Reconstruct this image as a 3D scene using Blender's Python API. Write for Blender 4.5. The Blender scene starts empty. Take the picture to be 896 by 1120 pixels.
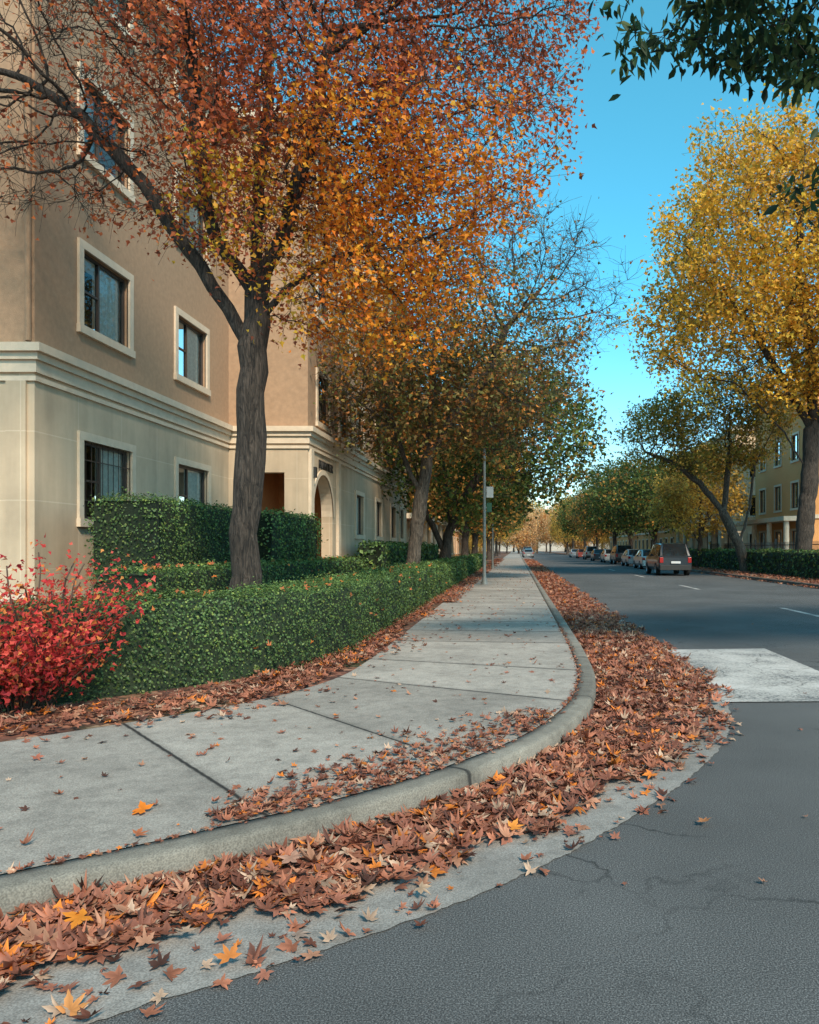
import bpy, math, random
import numpy as np
from mathutils import Vector
rng=np.random.default_rng(7); random.seed(7)
scene=bpy.context.scene
scene.view_settings.view_transform='Standard'
try: scene.view_settings.look='None'
except Exception: pass
scene.view_settings.exposure=0
COL=scene.collection

# ------------------------------------------------------------------ helpers
def link(o,parent=None):
    COL.objects.link(o)
    if parent is not None: o.parent=parent
    return o
def empty(name,loc=(0,0,0)):
    e=bpy.data.objects.new(name,None); e.empty_display_size=.3; e.location=loc
    COL.objects.link(e); return e
def mesh_uniform(name,V,F,mats,col=None,uv=None,smooth=False):
    V=np.asarray(V,dtype=np.float32).reshape(-1,3); F=np.asarray(F,dtype=np.int32)
    k=F.shape[1]; me=bpy.data.meshes.new(name)
    me.vertices.add(len(V)); me.vertices.foreach_set('co',V.ravel())
    me.loops.add(F.size); me.loops.foreach_set('vertex_index',F.ravel())
    me.polygons.add(len(F)); me.polygons.foreach_set('loop_start',np.arange(0,F.size,k,dtype=np.int32))
    try: me.polygons.foreach_set('loop_total',np.full(len(F),k,dtype=np.int32))
    except Exception: pass
    if smooth: me.polygons.foreach_set('use_smooth',np.ones(len(F),dtype=bool))
    if col is not None:
        a=me.attributes.new('col','FLOAT_COLOR','POINT')
        c=np.ones((len(V),4),dtype=np.float32); c[:,:3]=col; a.data.foreach_set('color',c.ravel())
    if uv is not None:
        l=me.uv_layers.new(name='UVMap'); l.data.foreach_set('uv',np.asarray(uv,dtype=np.float32)[F.ravel()].ravel())
    me.update(calc_edges=True); me.validate()
    for m in (mats if isinstance(mats,list) else [mats]): me.materials.append(m)
    return me
def obj(name,me,parent=None): return link(bpy.data.objects.new(name,me),parent)
def nz(v): return v/np.maximum(np.linalg.norm(v,axis=-1,keepdims=True),1e-9)
def n3(P,f,s=0):
    P=np.asarray(P)*f; x,y,z=P[...,0],P[...,1],P[...,2]
    return (np.sin(x*1.7+s+1.3*np.sin(y*1.1+s*2))+np.sin(y*1.9-s+1.2*np.sin(z*1.3+s))+np.sin(z*1.6+2*s+1.4*np.sin(x*.9-s)))/3
class BM:
    """collects quads with several materials into one mesh"""
    def __init__(s): s.v=[];s.f=[];s.m=[];s.mats=[]
    def mi(s,m):
        if m not in s.mats: s.mats.append(m)
        return s.mats.index(m)
    def face(s,pts,m):
        n=len(s.v); s.v+= [tuple(p) for p in pts]; s.f.append(tuple(range(n,n+len(pts)))); s.m.append(s.mi(m))
    def box(s,x0,x1,y0,y1,z0,z1,m):
        x0,x1=sorted((x0,x1));y0,y1=sorted((y0,y1));z0,z1=sorted((z0,z1))
        n=len(s.v); s.v+=[(x0,y0,z0),(x1,y0,z0),(x1,y1,z0),(x0,y1,z0),(x0,y0,z1),(x1,y0,z1),(x1,y1,z1),(x0,y1,z1)]
        for f in ((0,3,2,1),(4,5,6,7),(0,1,5,4),(1,2,6,5),(2,3,7,6),(3,0,4,7)):
            s.f.append(tuple(n+i for i in f)); s.m.append(s.mi(m))
    def cyl(s,cx,cy,z0,z1,r0,r1,m,n=12):
        k=len(s.v)
        for i in range(n):
            a=2*math.pi*i/n; s.v.append((cx+r0*math.cos(a),cy+r0*math.sin(a),z0)); s.v.append((cx+r1*math.cos(a),cy+r1*math.sin(a),z1))
        for i in range(n):
            j=(i+1)%n; s.f.append((k+2*i,k+2*j,k+2*j+1,k+2*i+1)); s.m.append(s.mi(m))
        s.f.append(tuple(k+2*i+1 for i in range(n))); s.m.append(s.mi(m))
    def prism(s,poly,z0,z1,m):
        n=len(poly); k=len(s.v)
        s.v+=[(p[0],p[1],z0) for p in poly]+[(p[0],p[1],z1) for p in poly]
        for i in range(n):
            j=(i+1)%n; s.f.append((k+i,k+j,k+n+j,k+n+i)); s.m.append(s.mi(m))
        s.f.append(tuple(k+n+i for i in range(n))); s.m.append(s.mi(m))
        s.f.append(tuple(k+n-1-i for i in range(n))); s.m.append(s.mi(m))
    def make(s,name,parent=None,bevel=0):
        me=bpy.data.meshes.new(name); me.from_pydata(s.v,[],s.f)
        for m in s.mats: me.materials.append(m)
        me.polygons.foreach_set('material_index',s.m); me.update()
        o=obj(name,me,parent)
        if bevel:
            b=o.modifiers.new('bevel','BEVEL'); b.width=bevel; b.segments=2; b.limit_method='ANGLE'
        return o

# ------------------------------------------------------------------ materials
def newmat(name):
    m=bpy.data.materials.new(name); m.use_nodes=True; nt=m.node_tree
    return m,nt,nt.nodes,nt.links,nt.nodes['Principled BSDF']
def N(nt,t,**k):
    n=nt.nodes.new(t)
    for a,b in k.items():
        if a in n.inputs.keys(): n.inputs[a].default_value=b
        else: setattr(n,a,b)
    return n
def ramp(nt,stops):
    r=nt.nodes.new('ShaderNodeValToRGB'); e=r.color_ramp.elements
    while len(e)<len(stops): e.new(.5)
    for i,(p,c) in enumerate(stops):
        e[i].position=p; e[i].color=(c[0],c[1],c[2],1) if hasattr(c,'__len__') else (c,c,c,1)
    return r
def mixc(nt,fac,a,b,mode='MIX'):
    m=nt.nodes.new('ShaderNodeMix'); m.data_type='RGBA'; m.blend_type=mode
    for idx,v in ((0,fac),(6,a),(7,b)):
        if isinstance(v,bpy.types.NodeSocket): nt.links.new(v,m.inputs[idx])
        elif isinstance(v,(int,float)): m.inputs[idx].default_value=v if idx==0 else (v,v,v,1)
        else: m.inputs[idx].default_value=(v[0],v[1],v[2],1)
    return m.outputs[2]
def simple(name,c,rough=.6,var=.15,scale=6,bump=.1,bscale=60,metal=0,big=.35):
    m,nt,ns,ls,p=newmat(name)
    tc=N(nt,'ShaderNodeTexCoord')
    n1=N(nt,'ShaderNodeTexNoise',Scale=scale,Detail=6.0,Roughness=.6); ls.new(tc.outputs['Object'],n1.inputs['Vector'])
    r=ramp(nt,[(.3,[x*(1-var) for x in c]),(.7,[min(1,x*(1+var)) for x in c])]); ls.new(n1.outputs['Fac'],r.inputs['Fac'])
    n0=N(nt,'ShaderNodeTexNoise',Scale=big,Detail=4.0); ls.new(tc.outputs['Object'],n0.inputs['Vector'])
    r0=ramp(nt,[(.3,1-var*.8),(.7,1.0)]); ls.new(n0.outputs['Fac'],r0.inputs['Fac'])
    ls.new(mixc(nt,1.0,r.outputs[0],r0.outputs[0],'MULTIPLY'),p.inputs['Base Color'])
    p.inputs['Roughness'].default_value=rough; p.inputs['Metallic'].default_value=metal
    if bump:
        n2=N(nt,'ShaderNodeTexNoise',Scale=bscale,Detail=5.0); ls.new(tc.outputs['Object'],n2.inputs['Vector'])
        b=N(nt,'ShaderNodeBump',Strength=bump,Distance=.02); ls.new(n2.outputs['Fac'],b.inputs['Height']); ls.new(b.outputs[0],p.inputs['Normal'])
    return m
def leafmat(name,trans=.3,rough=.55):
    m,nt,ns,ls,p=newmat(name)
    a=N(nt,'ShaderNodeAttribute',attribute_name='col')
    p.inputs['Roughness'].default_value=rough
    p.inputs['Specular IOR Level'].default_value=.25
    ls.new(a.outputs['Color'],p.inputs['Base Color'])
    t=N(nt,'ShaderNodeBsdfTranslucent'); ls.new(a.outputs['Color'],t.inputs['Color'])
    mx=N(nt,'ShaderNodeMixShader'); mx.inputs[0].default_value=trans
    ls.new(p.outputs[0],mx.inputs[1]); ls.new(t.outputs[0],mx.inputs[2]); ls.new(mx.outputs[0],ns['Material Output'].inputs[0])
    return m
def asphalt():
    m,nt,ns,ls,p=newmat('asphalt'); tc=N(nt,'ShaderNodeTexCoord'); O=tc.outputs['Object']
    fine=N(nt,'ShaderNodeTexNoise',Scale=150.0,Detail=2.0,Roughness=.85); ls.new(O,fine.inputs['Vector'])
    r=ramp(nt,[(.32,(.024,.024,.025)),(.5,(.078,.079,.08)),(.68,(.25,.245,.24))]); ls.new(fine.outputs['Fac'],r.inputs['Fac'])
    big=N(nt,'ShaderNodeTexNoise',Scale=.45,Detail=6.0,Roughness=.6); ls.new(O,big.inputs['Vector'])
    rb=ramp(nt,[(.3,.72),(.7,1.2)]); ls.new(big.outputs['Fac'],rb.inputs['Fac'])
    c=mixc(nt,1.0,r.outputs[0],rb.outputs[0],'MULTIPLY')
    wn=N(nt,'ShaderNodeTexNoise',Scale=2.5,Detail=5.0); ls.new(O,wn.inputs['Vector'])
    va=N(nt,'ShaderNodeVectorMath',operation='MULTIPLY_ADD'); ls.new(wn.outputs['Color'],va.inputs[0]); va.inputs[1].default_value=(.5,.5,.5); ls.new(O,va.inputs[2])
    vo=N(nt,'ShaderNodeTexVoronoi',feature='DISTANCE_TO_EDGE'); vo.inputs['Scale'].default_value=1.1; ls.new(va.outputs[0],vo.inputs['Vector'])
    rc=ramp(nt,[(0,1.0),(.014,0.0)]); ls.new(vo.outputs[0],rc.inputs['Fac'])
    mk=N(nt,'ShaderNodeTexNoise',Scale=.35,Detail=2.0); ls.new(O,mk.inputs['Vector'])
    rm=ramp(nt,[(.5,0.0),(.58,.8)]); ls.new(mk.outputs['Fac'],rm.inputs['Fac'])
    mm=N(nt,'ShaderNodeMath',operation='MULTIPLY'); ls.new(rc.outputs[0],mm.inputs[0]); ls.new(rm.outputs[0],mm.inputs[1])
    c=mixc(nt,mm.outputs[0],c,(.012,.013,.014))
    ls.new(c,p.inputs['Base Color']); p.inputs['Roughness'].default_value=.9; p.inputs['Specular IOR Level'].default_value=.3
    b=N(nt,'ShaderNodeBump',Strength=.2,Distance=.005); ls.new(fine.outputs['Fac'],b.inputs['Height']); ls.new(b.outputs[0],p.inputs['Normal'])
    return m
def concrete(name,c,joint=None,stain=.3):
    m,nt,ns,ls,p=newmat(name); tc=N(nt,'ShaderNodeTexCoord'); O=tc.outputs['Object']
    n1=N(nt,'ShaderNodeTexNoise',Scale=1.2,Detail=8.0,Roughness=.65); ls.new(O,n1.inputs['Vector'])
    r=ramp(nt,[(.3,[x*(1-stain) for x in c]),(.65,[x*1.1 for x in c])]); ls.new(n1.outputs['Fac'],r.inputs['Fac'])
    n2=N(nt,'ShaderNodeTexNoise',Scale=130.0,Detail=3.0); ls.new(O,n2.inputs['Vector'])
    r2=ramp(nt,[(.35,.66),(.65,1.2)]); ls.new(n2.outputs['Fac'],r2.inputs['Fac'])
    col=mixc(nt,1.0,r.outputs[0],r2.outputs[0],'MULTIPLY')
    n3_=N(nt,'ShaderNodeTexNoise',Scale=9.0,Detail=6.0,Roughness=.7); ls.new(O,n3_.inputs['Vector'])
    r3=ramp(nt,[(.35,.76),(.55,1.0)]); ls.new(n3_.outputs['Fac'],r3.inputs['Fac'])
    col=mixc(nt,1.0,col,r3.outputs[0],'MULTIPLY')
    h=n2.outputs['Fac']
    if joint:
        sp=N(nt,'ShaderNodeSeparateXYZ'); ls.new(tc.outputs['UV'],sp.inputs[0])
        fl=N(nt,'ShaderNodeMath',operation='FLOOR'); ls.new(sp.outputs[0],fl.inputs[0])
        wh=N(nt,'ShaderNodeTexWhiteNoise',noise_dimensions='1D'); ls.new(fl.outputs[0],wh.inputs['W'])
        rw=ramp(nt,[(0,.82),(1,1.1)]); ls.new(wh.outputs['Value'],rw.inputs['Fac'])
        col=mixc(nt,1.0,col,rw.outputs[0],'MULTIPLY')
        nn=N(nt,'ShaderNodeTexNoise',Scale=14.0,Detail=3.0); ls.new(O,nn.inputs['Vector'])
        ad=N(nt,'ShaderNodeMath',operation='MULTIPLY_ADD'); ls.new(nn.outputs['Fac'],ad.inputs[0]); ad.inputs[1].default_value=.012; ls.new(sp.outputs[0],ad.inputs[2])
        fr=N(nt,'ShaderNodeMath',operation='PINGPONG'); ls.new(ad.outputs[0],fr.inputs[0]); fr.inputs[1].default_value=.5
        rj=ramp(nt,[(0,0.0),(joint*.6,0.0),(joint*1.4,1.0)]); ls.new(fr.outputs[0],rj.inputs['Fac'])
        rg=ramp(nt,[(0,.72),(.05,1.0)]); ls.new(fr.outputs[0],rg.inputs['Fac']); col=mixc(nt,1.0,col,rg.outputs[0],'MULTIPLY')
        col=mixc(nt,rj.outputs[0],(.02,.018,.016),col)
        mu=N(nt,'ShaderNodeMath',operation='MULTIPLY_ADD'); ls.new(rj.outputs[0],mu.inputs[0]); mu.inputs[1].default_value=2.0; ls.new(n2.outputs['Fac'],mu.inputs[2]); h=mu.outputs[0]
    ls.new(col,p.inputs['Base Color']); p.inputs['Roughness'].default_value=.85
    b=N(nt,'ShaderNodeBump',Strength=.3,Distance=.008); ls.new(h,b.inputs['Height']); ls.new(b.outputs[0],p.inputs['Normal'])
    return m
def litter(name,scale=11,grass=False):
    m,nt,ns,ls,p=newmat(name); tc=N(nt,'ShaderNodeTexCoord'); O=tc.outputs['Object']
    wn=N(nt,'ShaderNodeTexNoise',Scale=9.0,Detail=3.0); ls.new(O,wn.inputs['Vector'])
    va=N(nt,'ShaderNodeVectorMath',operation='MULTIPLY_ADD'); ls.new(wn.outputs['Color'],va.inputs[0]); va.inputs[1].default_value=(.15,.15,.15); ls.new(O,va.inputs[2])
    vo=N(nt,'ShaderNodeTexVoronoi'); vo.inputs['Scale'].default_value=scale; ls.new(va.outputs[0],vo.inputs['Vector'])
    sp=N(nt,'ShaderNodeSeparateColor'); ls.new(vo.outputs['Color'],sp.inputs[0])
    r=ramp(nt,[(0,(.05,.02,.015)),(.3,(.13,.05,.032)),(.6,(.22,.08,.05)),(.85,(.3,.12,.07)),(1,(.38,.24,.16))]); ls.new(sp.outputs[0],r.inputs['Fac'])
    c=r.outputs[0]
    if grass:
        g=N(nt,'ShaderNodeTexNoise',Scale=.6,Detail=5.0); ls.new(O,g.inputs['Vector'])
        rg=ramp(nt,[(.5,0.0),(.62,1.0)]); ls.new(g.outputs['Fac'],rg.inputs['Fac'])
        c=mixc(nt,rg.outputs[0],c,(.04,.06,.02))
    ls.new(c,p.inputs['Base Color']); p.inputs['Roughness'].default_value=.8
    b=N(nt,'ShaderNodeBump',Strength=.8,Distance=.03); ls.new(vo.outputs['Distance'],b.inputs['Height']); ls.new(b.outputs[0],p.inputs['Normal'])
    return m
def bark(name,c):
    m,nt,ns,ls,p=newmat(name); tc=N(nt,'ShaderNodeTexCoord')
    mp=N(nt,'ShaderNodeMapping'); mp.inputs['Scale'].default_value=(26,26,3.6); ls.new(tc.outputs['Object'],mp.inputs[0])
    n1=N(nt,'ShaderNodeTexNoise',Scale=1.0,Detail=7.0,Roughness=.7,Distortion=1.1); ls.new(mp.outputs[0],n1.inputs['Vector'])
    r=ramp(nt,[(.38,[x*.22 for x in c]),(.5,c),(.66,[x*2.3 for x in c])]); ls.new(n1.outputs['Fac'],r.inputs['Fac'])
    ls.new(r.outputs[0],p.inputs['Base Color']); p.inputs['Roughness'].default_value=.9
    b=N(nt,'ShaderNodeBump',Strength=1.0,Distance=.07); ls.new(n1.outputs['Fac'],b.inputs['Height']); ls.new(b.outputs[0],p.inputs['Normal'])
    return m
def panelwall(name,c,line,bw,bh):
    m,nt,ns,ls,p=newmat(name); tc=N(nt,'ShaderNodeTexCoord'); O=tc.outputs['Object']
    sp=N(nt,'ShaderNodeSeparateXYZ'); ls.new(O,sp.inputs[0])
    ad=N(nt,'ShaderNodeMath',operation='ADD'); ls.new(sp.outputs[0],ad.inputs[0]); ls.new(sp.outputs[1],ad.inputs[1])
    cb=N(nt,'ShaderNodeCombineXYZ'); ls.new(ad.outputs[0],cb.inputs[0]); ls.new(sp.outputs[2],cb.inputs[1])
    bt=N(nt,'ShaderNodeTexBrick'); ls.new(cb.outputs[0],bt.inputs['Vector']); bt.offset=0
    bt.inputs['Scale'].default_value=1; bt.inputs['Brick Width'].default_value=bw; bt.inputs['Row Height'].default_value=bh
    bt.inputs['Mortar Size'].default_value=.012; bt.inputs['Mortar Smooth'].default_value=.3
    bt.inputs['Color1'].default_value=(*c,1); bt.inputs['Color2'].default_value=(*[x*.94 for x in c],1); bt.inputs['Mortar'].default_value=(*line,1)
    n1=N(nt,'ShaderNodeTexNoise',Scale=.7,Detail=8.0,Roughness=.65); ls.new(O,n1.inputs['Vector'])
    mp=N(nt,'ShaderNodeMapping'); mp.inputs['Scale'].default_value=(3,3,.35); ls.new(O,mp.inputs[0])
    n2=N(nt,'ShaderNodeTexNoise',Scale=1.0,Detail=6.0); ls.new(mp.outputs[0],n2.inputs['Vector'])
    r=ramp(nt,[(.3,.78),(.62,1.02)]); ls.new(n1.outputs['Fac'],r.inputs['Fac'])
    r2=ramp(nt,[(.35,.84),(.6,1.0)]); ls.new(n2.outputs['Fac'],r2.inputs['Fac'])
    c1=mixc(nt,1.0,bt.outputs['Color'],r.outputs[0],'MULTIPLY'); c1=mixc(nt,1.0,c1,r2.outputs[0],'MULTIPLY')
    ls.new(c1,p.inputs['Base Color']); p.inputs['Roughness'].default_value=.85
    n3_=N(nt,'ShaderNodeTexNoise',Scale=90.0,Detail=3.0); ls.new(O,n3_.inputs['Vector'])
    b=N(nt,'ShaderNodeBump',Strength=.25,Distance=.01); ls.new(n3_.outputs['Fac'],b.inputs['Height']); ls.new(b.outputs[0],p.inputs['Normal'])
    return m
def glass(name):
    m,nt,ns,ls,p=newmat(name)
    t=N(nt,'ShaderNodeBsdfTransparent'); t.inputs[0].default_value=(.88,.9,.9,1)
    g=N(nt,'ShaderNodeBsdfGlossy'); g.inputs['Roughness'].default_value=.02; g.inputs[0].default_value=(.9,.95,1,1)
    fr=N(nt,'ShaderNodeFresnel'); fr.inputs[0].default_value=1.5
    mx=N(nt,'ShaderNodeMixShader'); ls.new(fr.outputs[0],mx.inputs[0]); ls.new(t.outputs[0],mx.inputs[1]); ls.new(g.outputs[0],mx.inputs[2])
    ls.new(mx.outputs[0],ns['Material Output'].inputs[0]); return m

M_asph=asphalt()
M_side=concrete('sidewalk_concrete',(.40,.355,.31),joint=.008)
M_kerb=concrete('kerb_concrete',(.28,.25,.208),joint=.005,stain=.45)
M_gut=concrete('gutter_concrete',(.31,.285,.26),stain=.35)
M_litter=litter('leaf_litter'); M_soil=litter('verge_ground',grass=True)
M_leaf=leafmat('leaf',.42); M_ground_leaf=leafmat('fallen_leaf',.12,.6); M_hedge=leafmat('hedge_leaf',.25,.45)
M_bark=bark('dark_bark',(.055,.041,.032)); M_bark2=bark('grey_bark',(.085,.066,.05))
M_cream=panelwall('cream_stone',(.60,.465,.325),(.68,.55,.40),1.55,1.15)
M_brown=simple('brown_stucco',(.41,.26,.16),.85,.12,9,.35,70)
M_trim=simple('cream_trim',(.68,.55,.41),.7,.1,5,.15,40)
M_sash=simple('window_sash',(.05,.04,.035),.4,.1,5,0)
M_curt=simple('curtain',(.78,.75,.66),.9,.2,14,0)
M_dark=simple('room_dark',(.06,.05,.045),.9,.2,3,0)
M_porch=simple('porch_wall',(.5,.22,.09),.8,.1,4,.1)
M_glass=glass('window_glass')
M_metal=simple('pole_metal',(.26,.26,.24),.5,.2,8,0,metal=.2)
M_iron=simple('black_iron',(.02,.02,.02),.5,.1,8,0)
M_roof=simple('roof',(.12,.1,.09),.9)
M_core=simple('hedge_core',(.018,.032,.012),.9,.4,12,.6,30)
M_grass=simple('grass',(.05,.075,.025),.9,.3,2,.4,40)

# ------------------------------------------------------------------ curves for the kerb corner
def catmull(pts,n=24):
    P=np.array(pts,float); P=np.vstack([2*P[0]-P[1],P,2*P[-1]-P[-2]]); out=[]
    for i in range(1,len(P)-2):
        p0,p1,p2,p3=P[i-1:i+3]
        d=np.linalg.norm(p2-p1); k=n
        t01=max(np.linalg.norm(p1-p0),1e-6)**.5; t12=max(d,1e-6)**.5; t23=max(np.linalg.norm(p3-p2),1e-6)**.5
        m1=(p2-p1)+t12*((p1-p0)/t01-(p2-p0)/(t01+t12)); m2=(p2-p1)+t12*((p3-p2)/t23-(p3-p1)/(t12+t23))
        for t in np.linspace(0,1,k,endpoint=False):
            out.append((2*t**3-3*t**2+1)*p1+(t**3-2*t**2+t)*m1+(-2*t**3+3*t**2)*p2+(t**3-t**2)*m2)
    out.append(P[-2]); return np.array(out)
class Curve:
    def __init__(s,pts):
        s.P=catmull(pts); d=np.linalg.norm(np.diff(s.P,axis=0),axis=1); s.s=np.concatenate([[0],np.cumsum(d)])
        s.T=nz(np.gradient(s.P,axis=0))
    def at(s,t): return np.stack([np.interp(t,s.s,s.P[:,0]),np.interp(t,s.s,s.P[:,1])],-1)
    def nrm(s,t):
        T=nz(np.stack([np.interp(t,s.s,s.T[:,0]),np.interp(t,s.s,s.T[:,1])],-1)); return np.stack([-T[...,1],T[...,0]],-1)
    def proj(s,p): return s.s[np.argmin(np.linalg.norm(s.P-np.array(p),axis=1))]
K=Curve([(-40,-26.9),(-14,-6.35),(-6,-.03),(-4,1.55),(-2.05,3.09),(-1.4,3.6),(-.79,4.15),(-.25,4.8),(.23,5.62),(.6,6.7),(.82,8.1),(.9,10),(.92,14),(.92,20),(.92,60),(.92,400)])
G=Curve([(-38,-28),(-13,-7.5),(-5,-.9),(-1.35,2.44),(-.86,2.79),(-.1,3.42),(.69,4.4),(1.45,5.67),(1.95,7.1),(2.17,9.1),(2.22,12),(2.22,20),(2.22,60),(2.22,400)])
Bk=Curve([(-42,-22),(-15,-4),(-7,2.3),(-4.2,4.9),(-3.05,6.05),(-2.3,7.0),(-1.9,8.1),(-1.8,9.5),(-1.8,12),(-1.85,20),(-1.9,60),(-1.9,400)])
anch=[(-18,(-39,-26.1),(-41,-21.2)),(-4,(-6,-.03),(-7,2.3)),(-1,(-2.4,2.83),(-4.2,4.9)),(0,(-1.15,3.82),(-3.05,6.05)),(1,(-.2,4.86),(-2.25,7.1)),(2,(.62,6.9),(-1.88,8.2)),(3,(.85,8.7),(-1.8,9.6))]
for i in range(4,250): anch.append((i,(.92,9.6+1.6*(i-3)),(-1.85,9.9+1.6*(i-3))))
anch=[a for a in anch if a[1][1]<398]
US=np.array([a[0] for a in anch],float); SK=np.array([K.proj(a[1]) for a in anch]); SB=np.array([Bk.proj(a[2]) for a in anch])
SK=np.maximum.accumulate(SK); SB=np.maximum.accumulate(SB)
ganch=[((-39,-26.1),(-37,-27.2)),((-6,-.03),(-5,-.9)),((-2.05,3.09),(-1.35,2.44)),((-.79,4.15),(.1,3.6)),((.23,5.62),(1.2,5.2)),((.82,8.1),(2.1,8.1)),((.92,14),(2.22,14)),((.92,398),(2.22,398))]
GK=np.array([K.proj(a[0]) for a in ganch]); GG=np.array([G.proj(a[1]) for a in ganch])
def side_pt(u,v):  # v 0 at kerb inner edge, 1 at back
    sk=np.interp(u,US,SK); sb=np.interp(u,US,SB)
    a=K.at(sk)+K.nrm(sk)*.185; b=Bk.at(sb); return a+(b-a)*v[...,None]
def gut_pt(s,v):
    a=K.at(s); b=G.at(np.interp(s,GK,GG)); return a+(b-a)*v[...,None]
def gut_rough(s,v): return gut_pt(s,v*(1+np.where(v>.99,.004*np.sin(s*9.3+2*np.sin(s*3.1))+.004*np.sin(s*31+1)+.004*np.sin(s*71+2*np.sin(s*17)),0)))
def grid(name,PT,uu,vv,zf,mat,parent=None,smooth=True):
    U,Vv=np.meshgrid(uu,vv,indexing='ij'); P=PT(U.ravel(),Vv.ravel())
    z=zf(P,U.ravel(),Vv.ravel()); Vt=np.column_stack([P,z]); nu,nv=len(uu),len(vv)
    i,j=np.meshgrid(np.arange(nu-1),np.arange(nv-1),indexing='ij'); i=i.ravel();j=j.ravel()
    F=np.stack([i*nv+j,i*nv+j+1,(i+1)*nv+j+1,(i+1)*nv+j],1)[:,::-1]
    me=mesh_uniform(name,Vt,F,mat,uv=np.column_stack([U.ravel(),Vv.ravel()]),smooth=smooth); return obj(name,me,parent)
uu=np.concatenate([np.linspace(-17.9,-4,40),np.linspace(-3.9,12,400),np.linspace(12.2,US[-1]-1,300)])
grid('sidewalk',side_pt,uu,np.linspace(0,1,9),lambda P,u,v:np.full(len(P),.141),M_side)
ss=np.concatenate([np.linspace(1,GK[1],30)[:-1],np.linspace(GK[1],GK[1]+30,1500),np.linspace(GK[1]+31,GK[-1],120)])
grid('gutter',gut_rough,ss,np.linspace(0,1,4),lambda P,u,v:np.full(len(P),.006),M_gut)
prof=[(.17,.0),(.17,.142),(.1,.146),(.03,.145),(.008,.137),(-.004,.12),(-.012,.0)]
ss=np.concatenate([np.linspace(1,GK[1],30)[:-1],np.linspace(GK[1],GK[1]+30,400),np.linspace(GK[1]+31,GK[-1],120)])
sK=ss; P=K.at(sK); Nn=K.nrm(sK); V=[]
for off,z in prof: V.append(np.column_stack([P+Nn*off,np.full(len(P),z)]))
V=np.stack(V,1); n,k=V.shape[:2]; i,j=np.meshgrid(np.arange(n-1),np.arange(k-1),indexing='ij'); i=i.ravel();j=j.ravel()
F=np.stack([i*k+j,i*k+j+1,(i+1)*k+j+1,(i+1)*k+j],1)
uvk=np.repeat((sK-K.proj((-.25,4.8)))/2.6+.02,k); obj('kerb',mesh_uniform('kerb',V.reshape(-1,3),F,M_kerb,uv=np.column_stack([uvk,uvk*0]),smooth=True))
a=P+Nn*.12; b=np.column_stack([np.full(len(P),-90.),a[:,1]]); Vt=np.vstack([np.column_stack([a,np.full(n,.128)]),np.column_stack([b,np.full(n,.128)])])
i=np.arange(n-1); obj('verge_left_ground',mesh_uniform('verge',Vt,np.stack([i,i+1,i+1+n,i+n],1),M_soil))
def sheet(name,x0,x1,y0,y1,z,m):
    return obj(name,mesh_uniform(name,[(x0,y0,z),(x1,y0,z),(x1,y1,z),(x0,y1,z)],[(0,1,2,3)],m))
sheet('ground',-1500,1500,-1500,1500,-.03,M_grass)
sheet('road',-95,11.3,-60,400,0,M_asph)
b=BM(); b.box(11.3,11.46,-60,400,-.02,.14,M_kerb); b.make('kerb_opposite',bevel=.015)
sheet('verge_right_ground',11.44,90,-60,400,.128,M_soil)
sheet('sidewalk_opposite',14.9,17.2,-60,400,.134,M_gut)
def paint():
    m,nt,ns,ls,p=newmat('worn_white_paint'); tc=N(nt,'ShaderNodeTexCoord'); O=tc.outputs['Object']
    n1=N(nt,'ShaderNodeTexNoise',Scale=40.0,Detail=6.0,Roughness=.7); ls.new(O,n1.inputs['Vector'])
    n2=N(nt,'ShaderNodeTexNoise',Scale=1.5,Detail=5.0); ls.new(O,n2.inputs['Vector'])
    ad=N(nt,'ShaderNodeMath',operation='MULTIPLY_ADD'); ls.new(n2.outputs['Fac'],ad.inputs[0]); ad.inputs[1].default_value=.7; ls.new(n1.outputs['Fac'],ad.inputs[2])
    r=ramp(nt,[(.68,(.1,.105,.11)),(.8,(.37,.35,.325)),(.98,(.54,.51,.48))]); ls.new(ad.outputs[0],r.inputs['Fac'])
    va=N(nt,'ShaderNodeVectorMath',operation='MULTIPLY_ADD'); ls.new(n2.outputs['Color'],va.inputs[0]); va.inputs[1].default_value=(.6,.6,.6); ls.new(O,va.inputs[2])
    vo=N(nt,'ShaderNodeTexVoronoi',feature='DISTANCE_TO_EDGE'); vo.inputs['Scale'].default_value=1.3; ls.new(va.outputs[0],vo.inputs['Vector'])
    rc=ramp(nt,[(0,.25),(.012,1.0)]); ls.new(vo.outputs[0],rc.inputs['Fac'])
    ls.new(mixc(nt,1.0,r.outputs[0],rc.outputs[0],'MULTIPLY'),p.inputs['Base Color']); p.inputs['Roughness'].default_value=.8
    return m
M_paint=paint()
b=BM(); b.face([(2.0,7.55,.011),(3.66,7.6,.011),(3.7,11.6,.011),(2.2,11.45,.011)],M_paint)
for y in range(4): 
    y0=16.2+y*12.2; b.face([(6.62,y0,.005),(6.76,y0,.005),(6.76,y0+3.4,.005),(6.62,y0+3.4,.005)],M_paint)
b.make('road_marking')

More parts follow.
